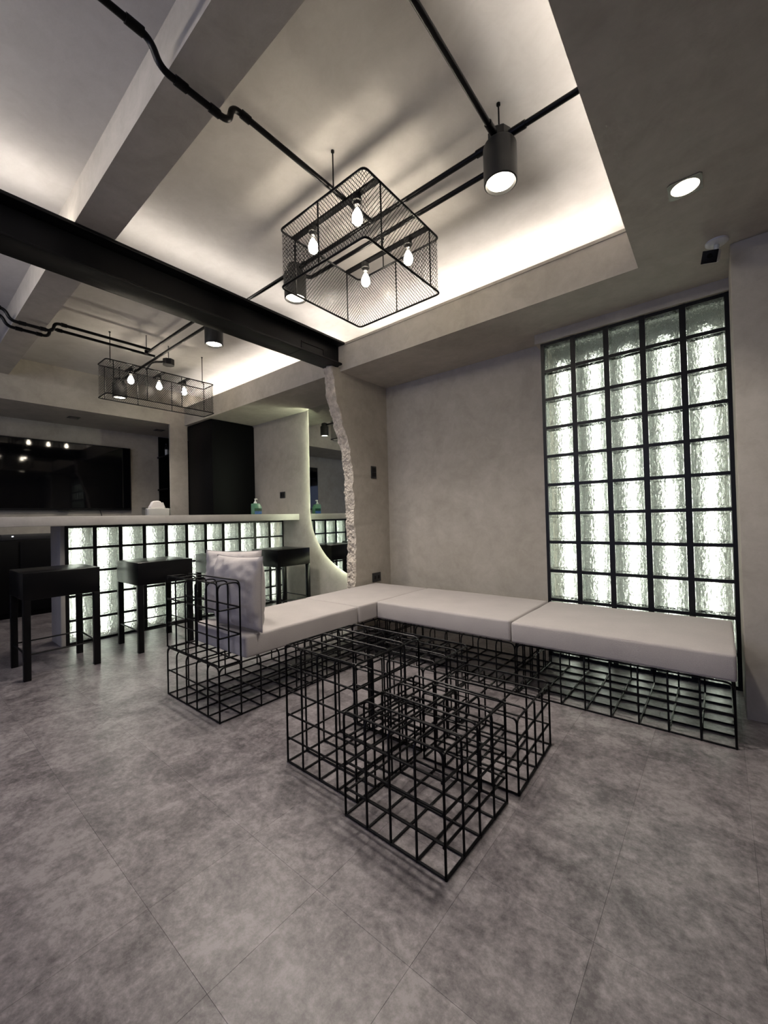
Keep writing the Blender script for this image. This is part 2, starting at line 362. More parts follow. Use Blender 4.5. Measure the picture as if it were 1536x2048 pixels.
# ------------------------------------------------------------------ broken partition
prof = [(-0.560, 2.292), (-0.556, 2.277), (-0.534, 2.149), (-0.512, 2.01), (-0.463, 1.875), (-0.425, 1.764), (-0.38, 1.652), (-0.357, 1.596), (-0.35, 1.497), (-0.332, 1.399), (-0.33, 1.25), (-0.321, 1.101), (-0.322, 0.952), (-0.312, 0.802), (-0.314, 0.653), (-0.322, 0.505), (-0.323, 0.3), (-0.32, 0.0)]
def py(z):
    for (ya, za), (yb, zb) in zip(prof, prof[1:]):
        if zb <= z <= za: return yb+(ya-yb)*(z-zb)/max(1e-6, za-zb)
    return prof[0][0]
part = thing('wall_stub', 'plaster partition with a broken jagged edge under the steel beam', None, (-0.225, -0.1, 0)); part['kind'] = 'structure'
px0, px1 = -0.055, 0.055
nz, nx = 300, 22
v, f = [], []
for i in range(nz+1):
    z = 2.288*i/nz
    for j in range(nx+1):
        x = px0+(px1-px0)*j/nx; e = 1-abs(2*j/nx-1)
        p = Vector((x*1.0, 3.1, z))
        vor = mnoise.voronoi(Vector((x*1.5, 0.2, z))*26, distance_metric='DISTANCE')[0]; vo2 = mnoise.voronoi(Vector((x*1.3, 0.7, z))*60)[0]
        d = mnoise.noise(p*7)*0.022 + mnoise.noise(p*22)*0.014 + mnoise.noise(p*70)*0.008 + (vor[1]-vor[0])*-0.022 + (vo2[1]-vo2[0])*-0.010 + 0.010
        edge = 0.5+0.5*min(1, e*2.4)
        crown = -0.012*min(1, e*3)
        rag = (mnoise.noise(Vector((j*0.9, 7.7, z*18)))*0.018 if j in (0, nx) else 0)
        v.append((x+(mnoise.noise(Vector((1.3, x*30, z*22)))*0.004), py(z)+0.1+d*edge+crown+rag, z))
for i in range(nz):
    for j in range(nx):
        a = i*(nx+1)+j; f.append((a, a+1, a+nx+2, a+nx+1))
MB().add(v, f).build('broken_edge', M_ROUGH, part)
for sx, jx, nm in ((px0, 0, 'side_face'), (px1, nx, 'side_face')):
    v2 = []; f2 = []
    for i in range(nz+1):
        e = v[i*(nx+1)+jx]; v2 += [e, (sx, 0.27, e[2])]
    for i in range(nz): f2.append((2*i, 2*i+1, 2*i+3, 2*i+2))
    MB().add(v2, f2).build(nm, M_WALL, part)
MB().box(px0, px1, -0.32, 0.27, 2.262, 2.288).build('core', M_WALL, part)

# ------------------------------------------------------------------ glass block panels
def block_mesh(w, h_, d):
    hw, hh = w/2, h_/2; b = 0.012; rec = 0.006
    mb = MB(); rings = []
    def ring(a, c, y): return [(-a, y, -c), (a, y, -c), (a, y, c), (-a, y, c)]
    R = [ring(hw-0.003, hh-0.003, 0), ring(hw-b, hh-b, 0), ring(hw-b-0.005, hh-b-0.005, rec)]
    Bk = [ring(hw, hh, 0.004), ring(hw, hh, d)]
    vs = [p for r_ in (Bk[1], Bk[0], R[0], R[1], R[2]) for p in r_]
    fs = [(3, 2, 1, 0)]
    for k in range(4):
        for e in range(4): fs.append((k*4+e, k*4+(e+1) % 4, (k+1)*4+(e+1) % 4, (k+1)*4+e))
    fs.append((16, 17, 18, 19))
    me = MB().add(vs, fs).me('glass_block')
    bm = bmesh.new(); bm.from_mesh(me); bmesh.ops.recalc_face_normals(bm, faces=bm.faces); bm.to_mesh(me); bm.free()
    return me
PB = 0.2003
XG, ZT = 1.3895, 2.1928
gw = thing('glass_block_screen', 'tall backlit glass block panel in a black grid behind the bench', 'glass screen', (XG+2.5*PB, 0.085, 0))
ox, oy = -2.5*PB, -0.085
bm_wall = block_mesh(0.169, 0.180, 0.075)
for j in range(11):
    for i in range(5):
        o = link('glass_block', bm_wall, M_GBLOCK, gw, (ox+(i+0.5)*PB, oy+0.002, ZT-(j+0.5)*0.2))
for i in range(6):
    wd = 0.031 if 0 < i < 5 else 0.022
    MB().box(ox+i*PB-wd/2, ox+i*PB+wd/2, oy-0.002, oy+0.07, 0.0, ZT).build('upright_bar', M_BLACK, gw)
for j in range(12):
    z = min(ZT-0.011, max(0.010, ZT-j*0.2))
    MB().box(ox, ox+5*PB, oy, oy+0.07, z-0.010, z+0.010).build('cross_bar', M_BLACK, gw)
MB().box(ox-0.012, ox-0.002, oy+0.06, 0.083, 0, ZT).build('side_panel', M_WALL, gw)
MB().box(ox, ox+5*PB, 0.076, 0.083, 0, ZT).build('back_panel', M_LIGHTBOX, gw)
MB().box(ox, ox+5*PB, oy+0.08, 0.076, ZT-0.004, ZT).build('top_panel', M_LIGHTBOX, gw)
for i in range(5):
    MB().tube([(ox+(i+0.5)*PB, 0.062, 0.03), (ox+(i+0.5)*PB, 0.062, ZT-0.13)], 0.007, 8).build('led_tube', M_TUBE, gw)
struct(MB().box(1.345, 2.40, -0.022, YW, ZT+0.001, ZS).build('trim_7', M_WALL), 'plaster lintel over the glass block panel')

# ------------------------------------------------------------------ bar
XB, YB0 = -1.8533, -2.0034
bar = thing('glass_block_bar', 'bar base faced with backlit glass blocks in a black grid', 'bar', (-2.0, -0.9, 0))
bx, by = XB+2.0, YB0+0.9
bm_bar = block_mesh(0.169, 0.180, 0.075)
for j in range(5):
    for i in range(11):
        if by+(i+0.5)*PB+0.09 > YW+0.9: wscale = 1
        o = link('glass_block', bm_bar, M_GBLOCK, bar, (bx-0.002, by+(i+0.5)*PB*0.985, (j+0.5)*0.2-0.003), (0, 0, PI/2))
        o.scale = (0.985, 1, 1)
for i in range(12):
    y = by+i*PB*0.985; wd = 0.030 if 0 < i < 11 else 0.024
    MB().box(bx-0.07, bx+0.002, y-wd/2, y+wd/2, 0.0, 0.988).build('upright_bar', M_BLACK, bar)
for j in range(6):
    z = min(0.978, max(0.0096, j*0.2-0.003)); hh = 0.0095
    MB().box(bx-0.07, bx, by, by+11*PB*0.985, z-hh, z+hh).build('cross_bar', M_BLACK, bar)
for i in range(11):
    yy = by+(i+0.5)*PB*0.985
    MB().tube([(bx-0.165, yy, 0.03), (bx-0.165, yy, 0.96)], 0.007, 8).build('led_tube', M_TUBE, bar)
MB().box(bx-0.19, bx-0.18, by, by+11*PB*0.985, 0, 0.988).build('back_panel', M_LIGHTBOX, bar)
MB().box(bx-0.30, bx-0.002, by-0.045, by-0.012, 0, 0.988).build('end_panel', M_COUNTER, bar, bevel=0.003)
MB().box(bx-0.30, bx-0.27, by-0.012, YW+0.9-0.002, 0, 0.988).build('rear_panel', M_COUNTER, bar)
ct = MB().box(-2.32, -1.535, -3.6, YW-0.002, 0.991, 1.062).build('bar_counter', M_COUNTER, bevel=0.004)
tag(ct, 'long grey microcement counter slab over the glass block bar', 'counter')
cl = MB().box(-2.2, -1.85, -3.58, -3.5, 0, 0.99).build('counter_leg', M_COUNTER, bevel=0.004)
tag(cl, 'grey slab leg under the free end of bar counter', 'counter leg')

# ------------------------------------------------------------------ mirror with back light
YM = 0.125
mcurve = [(-1.284, 1.15), (-1.288, 1.095), (-1.276, 1.0), (-1.251, 0.894), (-1.21, 0.805), (-1.158, 0.729), (-1.10, 0.655), (-1.03, 0.586), (-0.965, 0.538), (-0.894, 0.497), (-0.815, 0.455), (-0.731, 0.421), (-0.60, 0.385), (-0.45, 0.36), (-0.30, 0.35)]
outline = [(-1.28, ZS-0.002)] + mcurve + [(-0.286, 0.35), (-0.286, ZS-0.002)]
mt = thing('wall_mirror', 'tall curved-edge mirror with glowing rim beside the broken partition', 'mirror', (-0.8, YM, 0))
vv = [(x+0.8, 0, z) for x, z in outline] + [(x+0.8, 0.006, z) for x, z in outline]
n = len(outline)
ff = [tuple(range(n)), tuple(range(2*n-1, n-1, -1))] + [(i, (i+1) % n, (i+1) % n+n, i+n) for i in range(n)]
me = MB().add(vv, ff).me('mirror_pane')
bm = bmesh.new(); bm.from_mesh(me); bmesh.ops.triangulate(bm, faces=bm.faces); bmesh.ops.recalc_face_normals(bm, faces=bm.faces); bm.to_mesh(me); bm.free()
link('mirror_pane', me, M_MIRROR, mt)
pts = [(-1.28+0.8+0.010, 0.024, 2.24)] + [(x+0.8+0.007, 0.024, z+0.009) for x, z in mcurve]
MB().tube(pts, 0.005, 6).build('rim_light', M_HALO, mt)
MB().box(-0.46, 0.48, 0.02, 0.044, 1.1, 2.2).build('backing', M_GROOVE, mt)

# ------------------------------------------------------------------ cabinets and TV side
cab = thing('tall_cabinet', 'tall black cabinet between plaster pier and bar mirror wall', 'cabinet', (-2.75, -0.125, 0))
MB().box(-0.305, 0.292, -0.295, 0.29, 0, 2.255).build('body', M_CAB, cab, bevel=0.003)
MB().box(0.293, 0.311, -0.293, 0.29, 0.06, 2.235).build('door', M_CAB, cab, bevel=0.002)
tv = thing('television', 'large wall-hung black television above the bar counter', 'television', (-3.93, -1.56, 1.18))
MB().box(-0.015, 0.035, -0.755, 0.745, 0, 0.845).build('casing', M_BEZEL, tv, bevel=0.004)
MB().box(0.0355, 0.038, -0.74, 0.73, 0.025, 0.833).build('screen', M_SCREEN, tv)
MB().box(0.02, 0.036, -0.06, 0.06, -0.012, 0.0).build('sensor_bar', M_BEZEL, tv)
cord = MB().tube(fillet([(-3.925, -1.18, 1.19), (-3.925, -1.15, 1.10), (-3.93, -1.16, 0.9)], 0.05), 0.004, 6).build('power_cable', M_SWITCH)
tag(cord, 'thin black cord hanging below the television', 'cord')
lc = thing('low_cabinet', 'low black cabinet standing against the television wall', 'cabinet', (-3.77, -1.8, 0))
MB().box(-0.17, 0.15, -1.6, 1.15, 0.0, 0.845).build('body', M_CAB, lc, bevel=0.003)
for k in range(4):
    MB().box(0.151, 0.168, -1.58+k*0.68, -0.92+k*0.68, 0.06, 0.83).build('door', M_CAB, lc, bevel=0.002)
av = thing('media_box', 'flat black media player on the low cabinet', 'media player', (-3.74, -1.75, 0.846))
MB().box(-0.12, 0.12, -0.42, 0.22, 0, 0.06).build('body', M_SWITCH, av, bevel=0.004)
MB().box(0.1205, 0.122, -0.335, -0.32, 0.035, 0.045).build('status_light', M_DOT, av)
# black shelf niche behind the pier
sh = thing('bottle_shelf', 'black open shelf niche between television wall and plaster pier', 'shelf', (-3.94, -0.13, 0))
MB().box(-0.008, 0.012, -0.305, 0.295, 0, 2.24).build('back_panel', M_CAB, sh)
for z in (0.5, 0.98, 1.46, 1.925): MB().box(0.012, 0.36, -0.33, 0.295, z, z+0.02).build('shelf_board', M_CAB, sh)
MB().box(0.012, 0.36, 0.275, 0.295, 0, 2.24).build('side_board', M_CAB, sh)
for y, lab in ((-0.425, 'clear glass bottle at the open end of black shelf'), (-0.37, 'clear glass bottle partly hidden by the plaster pier')):
    bt = thing('glass_bottle', lab, 'bottle', (-3.70, y, 1.946), group='bottles on the black shelf')
    MB().lathe([(0.020, 0.0), (0.022, 0.004), (0.022, 0.10), (0.018, 0.118), (0.009, 0.130), (0.009, 0.150)], n=14).build('body', M_CLEAR, bt, sm=0.6)
    MB().lathe([(0.0195, 0.006), (0.0195, 0.085)], n=14).build('contents', M_WHITEP, bt, sm=0.6)
    MB().lathe([(0.012, 0.150), (0.012, 0.166)], n=12).build('cap', M_SWITCH, bt)

# ------------------------------------------------------------------ bar stools
def make_stool():
    s = thing('bar_stool', '', 'stool', (0, 0, 0))
    d, w = 0.225, 0.21
    MB().box(-d, d, -w, w, 0.515, 0.69).build('seat_box', M_STOOL, s, bevel=0.004)
    for sx in (-1, 1):
        for sy in (-1, 1):
            x, y = sx*(d-0.019), sy*(w-0.019)
            MB().box(x-0.019, x+0.019, y-0.019, y+0.019, 0, 0.518).build('leg', M_STOOL, s, bevel=0.002)
    for sx in (-1, 1): MB().tube([(sx*(d-0.015), -w+0.03, 0.165), (sx*(d-0.015), w-0.03, 0.165)], 0.0055, 8).build('foot_rail', M_STOOL, s)
    for sy in (-1, 1): MB().tube([(-d+0.03, sy*(w-0.015), 0.165), (d-0.03, sy*(w-0.015), 0.165)], 0.0055, 8).build('foot_rail', M_STOOL, s)
    return s
def copy_tree(root, loc):
    r_ = root.copy(); COL.objects.link(r_); r_.location = loc
    for ch in list(root.children):
        c = ch.copy(); COL.objects.link(c); c.parent = r_
    return r_
st = make_stool()
SPOTS = [(-2.19, 'black box-seat bar stool nearest the free end of the counter'), (-1.522, 'black box-seat bar stool directly beyond the one at counter end'), (-0.86, 'black bar stool mostly hidden behind the grey pillows'), (-0.245, 'black box-seat bar stool beside the mirror')]
for k, (y, lab) in enumerate(SPOTS):
    o = st if k == 0 else copy_tree(st, (0, 0, 0))
    o.location = (-1.345, y, 0)
    tag(o, lab, 'stool', 'black bar stools along the bar')

# ------------------------------------------------------------------ wire cages
def cage(root, nx, ny, nz, pxx, pyy, pz, r, base=True, z0=0.0, names=('hoop', 'rail', 'base_rod'), fr=0.035, skip_cross=False, x0=0.0, y0=0.0):
    Wd, Dp, H = nx*pxx, ny*pyy, nz*pz
    zt = z0+H-r
    cache = {}
    def put(nm, pts, loc, sides=6):
        key = (nm, tuple(pts))
        if key not in cache:
            me = MB().tube(pts if nm != names[0] else fillet(pts, fr, 4), r, sides).me(nm); smooth(me, 0.8); cache[key] = me
        link(nm, cache[key], M_ROD, root, loc)
    for j in range(ny+1):
        put(names[0], [(0, 0, z0), (0, 0, zt), (Wd, 0, zt), (Wd, 0, z0)], (x0, y0+j*pyy, 0))
    for i in range(nx+1):
        put(names[0], [(0, 0, z0), (0, 0, zt-r*1.2), (0, Dp, zt-r*1.2), (0, Dp, z0)], (x0+i*pxx, y0, 0))
    for k in range(1 if z0 == 0 else 0, nz):
        z = z0+k*pz
        for y in (0, Dp): put(names[1], [(0, 0, 0), (Wd, 0, 0)], (x0, y0+y+(r*1.4 if y == 0 else -r*1.4), z))
        for x in (0, Wd): put(names[1], [(0, 0, 0), (0, Dp, 0)], (x0+x+(r*1.4 if x == 0 else -r*1.4), y0, z-r*0.8))
    if base:
        for j in range(ny+1): put(names[2], [(0, 0, r), (Wd, 0, r)], (x0, y0+j*pyy, 0))
        for i in range(nx+1): put(names[2], [(0, 0, r), (0, Dp, r)], (x0+i*pxx, y0, 0))
P = 0.0978
for (x, y, rz, nz, pz, lab) in ((0.9300, -1.9100, -0.012, 5, 0.097, 'tallest open black wire cube table nearest the left bench'),
                                (1.3335, -1.9815, -0.0238, 4, 0.0880, 'open black wire cube table standing at the front of the cluster'),
                                (1.3620, -1.5560, 0.035, 3, 0.0915, 'lowest open black wire cube table facing the right bench'),
                                (0.9440, -1.5100, 0.0, 4, 0.0880, 'open black wire cube table tucked into the bench corner')):
    tb = thing('wire_cube_table', lab, 'table', (x, y, 0), rz, 'cluster of black wire cube tables')
    cage(tb, 4, 4, nz, P, P, pz, 0.0042, fr=0.022)
bl = thing('wire_bench_frame', 'black wire bench frame with raised wire backrest at its end', 'bench', (-0.174, -1.917, 0), 0, 'black wire bench frames')
cage(bl, 5, 15, 2, 0.1154, 0.118, 0.138, 0.0042)
cage(bl, 5, 1, 3, 0.1154, 0.120, 0.138, 0.0042, base=False, z0=0.276, names=('back_hoop', 'back_rail', 'base_rod'), fr=0.035)
b1 = thing('wire_bench_frame', 'black wire bench frame under the middle of the corner seat', 'bench', (0.416, -0.7318, 0), 0, 'black wire bench frames')
cage(b1, 9, 5, 2, 0.1120, 0.1161, 0.138, 0.0042)
b2 = thing('wire_bench_frame', 'black wire bench frame in front of the glass block panel', 'bench', (1.4345, -0.7318, 0), 0, 'black wire bench frames')
cage(b2, 8, 5, 2, 0.1151, 0.1161, 0.138, 0.0042)

# ------------------------------------------------------------------ seat cushions
def cushion(name, lab, x0, x1, y0, y1, z0, z1, sd):
    cx, cy = (x0+x1)/2, (y0+y1)/2
    o = thing(name, lab, 'cushion', (cx, cy, z0), 0, 'grey bench cushions')
    w, d, h_ = (x1-x0)/2, (y1-y0)/2, z1-z0
    bm = bmesh.new()
    nx_, ny_ = max(4, int(w*2/0.06)), max(4, int(d*2/0.06))
    mb = MB().box(-w, w, -d, d, 0, h_)
    vs = [bm.verts.new(q) for q in mb.v]
    for f_ in mb.f: bm.faces.new([vs[i] for i in f_])
    bmesh.ops.bevel(bm, geom=list(bm.edges), offset=0.014, segments=3, affect='EDGES', profile=0.6)
    for ax, cnt, half in ((0, nx_, w), (1, ny_, d)):
        for k in range(1, cnt):
            co = [0, 0, 0]; no = [0, 0, 0]; co[ax] = -half+2*half*k/cnt; no[ax] = 1
            bmesh.ops.bisect_plane(bm, geom=bm.verts[:]+bm.edges[:]+bm.faces[:], plane_co=co, plane_no=no)
    for vtx in bm.verts:
        c = vtx.co; u, q = max(0, 1-(c.x/w)**4), max(0, 1-(c.y/d)**4)
        if c.z > h_*0.6: c.z += 0.007*u*q - 0.002 + 0.003*mnoise.noise(Vector((c.x*5+sd, c.y*5, 0)))
        c.x += 0.0025*mnoise.noise(Vector((c.y*7, c.z*9, sd)))
        c.y += 0.0025*mnoise.noise(Vector((c.x*7, c.z*9, sd+5)))
    me = bpy.data.meshes.new('body'); bm.to_mesh(me); bm.free(); smooth(me, 1.2)
    link('body', me, M_FAB, o)
    e = 0.006; zz = h_-0.008
    MB().tube(fillet([(-w+e, -d+e, zz), (w-e, -d+e, zz), (w-e, d-e, zz), (-w+e, d-e, zz)], 0.02, 4, True), 0.0028, 6, True).build('piping', M_FABD, o, sm=0.8)
cushion('seat_cushion', 'grey linen seat cushion carrying the pillows', -0.135, 0.412, -1.772, -0.922, 0.278, 0.395, 1.0)
cushion('seat_cushion', 'grey linen seat cushion in the corner beside the broken partition', -0.150, 0.414, -0.917, -0.075, 0.278, 0.396, 9.0)
cushion('seat_cushion', 'grey linen seat cushion in the middle of the right bench', 0.422, 1.402, -0.738, -0.078, 0.278, 0.398, 17.0)
cushion('seat_cushion', 'grey linen seat cushion in front of the glass block panel', 1.410, 2.366, -0.745, -0.062, 0.278, 0.394, 25.0)

# ------------------------------------------------------------------ pillows
def pillow(lab, loc, yaw, lean, w, h_, th, sd):
    o = thing('throw_pillow', lab, 'pillow', loc, 0, 'grey linen pillows'); o.rotation_euler = (lean, 0, yaw)
    n_ = 30; v, f = [], []
    for side in (1, -1):
        for i in range(n_+1):
            for j in range(n_+1):
                u, q = 2*i/n_-1, 2*j/n_-1
                fall = ((1-abs(u)**2.6)*(1-abs(q)**2.6))**0.5
                pin = 1-0.055*(1-q*q)*abs(u)**3 ; pin2 = 1-0.055*(1-u*u)*abs(q)**3
                x = u*w/2*pin; z = q*h_/2*pin2
                edge = max(abs(u), abs(q))
                wr = mnoise.noise(Vector((u*2.2+sd, q*2.2, side*3.0)))*0.016 + abs(mnoise.noise(Vector((u*4.5+q*2.5+sd, q*3.5-u*1.5, side*2.0))))*-0.022*edge + 0.008*mnoise.noise(Vector((u*9+sd, q*3, side)))*edge
                y = -side*(fall*th/2 + wr*min(1, fall*2.2))
                v.append((x, y, z+h_/2))
        off = (n_+1)**2 if side < 0 else 0
        for i in range(n_):
            for j in range(n_):
                a = off+i*(n_+1)+j; q4 = (a, a+n_+1, a+n_+2, a+1)
                f.append(q4 if side > 0 else q4[::-1])
    me = MB().add(v, f).me('body')
    bm = bmesh.new(); bm.from_mesh(me); bmesh.ops.remove_doubles(bm, verts=bm.verts, dist=0.0004); bm.to_mesh(me); bm.free(); smooth(me, 1.5)
    link('body', me, M_FAB, o)
    ed = []
    for k in range(n_): ed.append((2*k/n_-1, -1))
    for k in range(n_): ed.append((1, 2*k/n_-1))
    for k in range(n_): ed.append((1-2*k/n_, 1))
    for k in range(n_): ed.append((-1, 1-2*k/n_))
    pts = [(u*w/2*(1-0.055*(1-q*q)*abs(u)**3), 0, q*h_/2*(1-0.055*(1-u*u)*abs(q)**3)+h_/2) for u, q in ed]
    MB().tube(pts, 0.0025, 5, True).build('seam', M_FABD, o, sm=0.8)
pillow('grey linen throw pillow at the front against the wire backrest', (0.245, -1.712, 0.402), 0.09, -0.03, 0.40, 0.40, 0.165, 0.0)
pillow('grey linen throw pillow tucked behind the front pillow', (-0.035, -1.590, 0.412), 0.33, -0.06, 0.43, 0.40, 0.155, 5.3)

# ------------------------------------------------------------------ ceiling lamps and conduits
ZCON = 2.527
def cylinder_lamp(x, y, lab, spotp=1.0):
    o = thing('cylinder_lamp', lab, 'ceiling lamp', (x, y, 2.345), 0, 'black cylinder ceiling lamps')
    MB().lathe([(0.055, 0.012), (0.060, 0.0), (0.0655, 0.003), (0.0665, 0.012), (0.0665, 0.150), (0.063, 0.158), (0.03, 0.16)], n=32).build('housing', M_LAMP, o, sm=0.5)
    MB().lathe([(0.004, 0.0115), (0.0545, 0.0115), (0.0545, 0.016), (0.004, 0.016)], n=28).build('lens', M_LENS, o)
    MB().lathe([(0.035, 0.156), (0.048, 0.160), (0.048, 0.205), (0.042, 0.212)], n=8).build('junction_box', M_LAMP, o)
    MB().tube([(0, 0, 0.21), (0, 0, ZC-2.345-0.001)], 0.0035, 6).build('hanger_rod', M_ROD, o)
    MB().lathe([(0.008, ZC-2.345-0.008), (0.008, ZC-2.345-0.0005)], n=10).build('anchor', M_ROD, o)
    s_ = spot('cylinder_lamp_light', (x, y, 2.338), P_SPOT*spotp, C_NEUT, 136, 0.9, 0.08)
YL = -1.350
cylinder_lamp(1.672, YL, 'black cylinder ceiling lamp where three conduits meet')
cylinder_lamp(0.352, YL, 'black cylinder ceiling lamp behind the square mesh pendant')
cylinder_lamp(-0.630, YL, 'black cylinder ceiling lamp hanging just beyond the steel beam')
cylinder_lamp(-2.62, YL, 'black cylinder ceiling lamp seen through the long mesh pendant')
def conduit(lab, pts, fr=0.05, r=0.0115, sleeves=(), rr=None):
    o = thing('conduit', lab, 'conduit', tuple(pts[0]), 0, 'black ceiling conduits')
    p0 = Vector(pts[0]); q = [Vector(p)-p0 for p in pts]
    MB().tube(fillet(q, fr, 6), r, 10).build('pipe', M_ROD, o, sm=0.8)
    for a, b_ in sleeves:
        MB().tube([Vector(a)-p0, Vector(b_)-p0], r*1.32, 10).build('coupling', M_ROD, o, sm=0.8)
def jog(x, lab, yend, sl=True):
    yA, yB_ = -2.415, -2.135
    pts = [(x, -5.95, ZCON), (x, yA, ZCON), (x, yA+0.03, 2.456), (x, yB_-0.01, 2.456), (x, yB_, ZCON), (x, yend, ZCON)]
    conduit(lab, pts, 0.035, sleeves=[((x, yA-0.07, ZCON), (x, yA-0.02, ZCON)), ((x, yA+0.075, 2.456), (x, yA+0.115, 2.456)), ((x, yB_-0.085, 2.456), (x, yB_-0.05, 2.456)), ((x, yB_+0.04, ZCON), (x, yB_+0.075, ZCON))] if sl else ())
jog(0.976, 'black conduit bent around the beam towards the square mesh pendant', YL)
conduit('black conduit running overhead to the lamp at the conduit junction', [(1.668, -5.95, ZCON), (1.668, YL-0.04, ZCON)], sleeves=[((1.668, YL-0.10, ZCON), (1.668, YL-0.045, ZCON))])
conduit('black conduit entering the soffit beside the square downlight', [(1.715, YL, ZCON), (XFS+0.001, YL, ZCON)], sleeves=[((1.716, YL, ZCON), (1.78, YL, ZCON))])
conduit('black conduit passing over the square mesh pendant between two lamps', [(1.628, YL, ZCON), (0.40, YL, ZCON)], sleeves=[((1.625, YL, ZCON), (1.57, YL, ZCON)), ((0.402, YL, ZCON), (0.45, YL, ZCON))])
conduit('black conduit running parallel over the square mesh pendant with elbow end', [(1.64, -1.233, ZCON), (0.352, -1.233, ZCON), (0.352, YL+0.046, ZCON)], 0.05)
conduit('black conduit crossing above the steel beam between two lamps', [(0.304, YL, ZCON), (-0.582, YL, ZCON)])
conduit('black conduit running from the beam lamp to the long mesh pendant', [(-0.678, YL, ZCON), (-2.572, YL, ZCON)])
conduit('black conduit running parallel above the steel beam over the bar', [(-0.25, -1.452, ZCON), (-1.60, -1.452, ZCON)])
jog(-1.52, 'black conduit bent around the beam over the bar, nearer one', -1.463)
jog(-1.648, 'black conduit bent around the beam over the bar, farther one', -1.375)
jb = thing('junction_box', 'black octagonal junction box above the long mesh pendant', 'junction box', (-1.69, -1.235, 2.492))
MB().lathe([(0.05, 0.0), (0.053, 0.006), (0.053, 0.05), (0.05, 0.056)], n=8).build('body', M_LAMP, jb)
MB().tube([(0, 0, 0.056), (0, 0, ZC-2.492-0.001)], 0.0035, 6).build('hanger_rod', M_ROD, jb)
for dx in (-0.012, 0.018): MB().tube(fillet([(dx, -0.05, 0.02), (dx-0.03, -0.14, 0.0), (dx-0.07, -0.17, -0.066)], 0.04), 0.006, 6).build('flex_pipe', M_ROD, jb)
hg = thing('conduit_hanger', 'thin black hanger rod holding the conduit corner over the bar', 'hanger', (-1.60, -1.463, ZCON))
MB().tube([(0, 0, 0), (0, 0, ZC-ZCON-0.001)], 0.0035, 6).build('rod', M_ROD, hg)
MB().lathe([(0.016, -0.014), (0.016, 0.014)], n=12).build('clip', M_ROD, hg)

# ------------------------------------------------------------------ mesh pendants
def mesh_screen(w, d, H, cr, cell_w, cell_h, wd, th):
    path = fillet([(-w, -d, 0), (w, -d, 0), (w, d, 0), (-w, d, 0)], cr, 5, True); path.append(path[0].copy())
    cum = [0.0]
    for a, b_ in zip(path, path[1:]): cum.append(cum[-1]+(b_-a).length)
    T_ = cum[-1]; ncell = round(T_/cell_w); cw = T_/ncell; run = H*cw/cell_h
    def at(s_):
        s_ %= T_
        for k in range(len(cum)-1):
            if s_ <= cum[k+1]:
                t_ = (s_-cum[k])/max(1e-9, cum[k+1]-cum[k]); p = path[k].lerp(path[k+1], t_); e = (path[k+1]-path[k]).normalized(); return p, Vector((e.y, -e.x, 0)), e
        return path[-1], Vector((1, 0, 0)), Vector((0, 1, 0))
    mb = MB(); ns = 9
    for sgn in (1, -1):
        for k in range(ncell):
            v = []; f = []
            for q in range(ns+1):
                t_ = q/ns; p, nr, e = at(k*cw+sgn*run*t_); off = nr*(th*sgn)
                side = (e*cell_h-Vector((0, 0, 1))*cw*sgn).normalized()*wd/2
                c = p+off+Vector((0, 0, H*t_)); v += [c+side, c-side]
            for q in range(ns): f.append((2*q, 2*q+1, 2*q+3, 2*q+2))
            mb.add(v, f)
    return mb.me('mesh_screen')
def pendant(name, lab, x0, x1, y0, y1, z0, z1, bars, rods, rails, bulbs, rr=0.0055):
    cx, cy = (x0+x1)/2, (y0+y1)/2; w, d, h_ = (x1-x0)/2, (y1-y0)/2, z1-z0
    o = thing(name, lab, 'pendant lamp', (cx, cy, z0))
    for z in (0, h_):
        MB().tube(fillet([(-w, -d, z), (w, -d, z), (w, d, z), (-w, d, z)], 0.028, 5, True), rr, 8, True).build('rim', M_ROD, o, sm=0.8)
    for (ax, fx, pos) in bars:
        p = (pos-cx, -d if fx < 0 else d) if ax == 'x' else (-w if fx < 0 else w, pos-cy)
        MB().tube([(*p, 0), (*p, h_)], rr*0.75, 6).build('upright', M_ROD, o, sm=0.8)
    tag(link('mesh_screen', mesh_screen(w, d, h_, 0.028, 0.0165, 0.0225, 0.0026, 0.0007), M_ROD, o), kind='stuff')
    for (x, y) in rods:
        MB().tube([(x-cx, y-cy, h_), (x-cx, y-cy, ZC-z0-0.001)], 0.0035, 6).build('hanger_rod', M_ROD, o)
        MB().lathe([(0.008, ZC-z0-0.008), (0.008, ZC-z0-0.0005)], x-cx, y-cy, n=10).build('anchor', M_ROD, o)
    for (a0, a1, b0, b1) in rails: MB().box(a0-cx, a1-cx, b0-cy, b1-cy, h_-0.006, h_+0.006).build('cross_rail', M_ROD, o)
    for (x, y, zs) in bulbs:
        bx_, by_ = x-cx, y-cy; zz = zs-z0
        MB().lathe([(0.012, zz), (0.021, zz-0.004), (0.021, zz-0.022), (0.024, zz-0.026), (0.024, zz-0.034), (0.017, zz-0.036), (0.016, zz-0.052), (0.013, zz-0.054)], bx_, by_, n=18).build('socket', M_LAMP, o, sm=0.6)
        bu = MB().lathe([(0.0125, zz-0.053), (0.014, zz-0.062), (0.021, zz-0.078), (0.0285, zz-0.096), (0.031, zz-0.112), (0.029, zz-0.128), (0.021, zz-0.140), (0.009, zz-0.146), (0.001, zz-0.147)], bx_, by_, n=18).build('bulb', M_CLEAR, o, sm=1.2)
        MB().lathe([(0.006, zz-0.064), (0.013, zz-0.075), (0.023, zz-0.097), (0.0255, zz-0.112), (0.0235, zz-0.126), (0.015, zz-0.137), (0.001, zz-0.141)], bx_, by_, n=14).build('filament', M_BULBE, bu, sm=1.2)
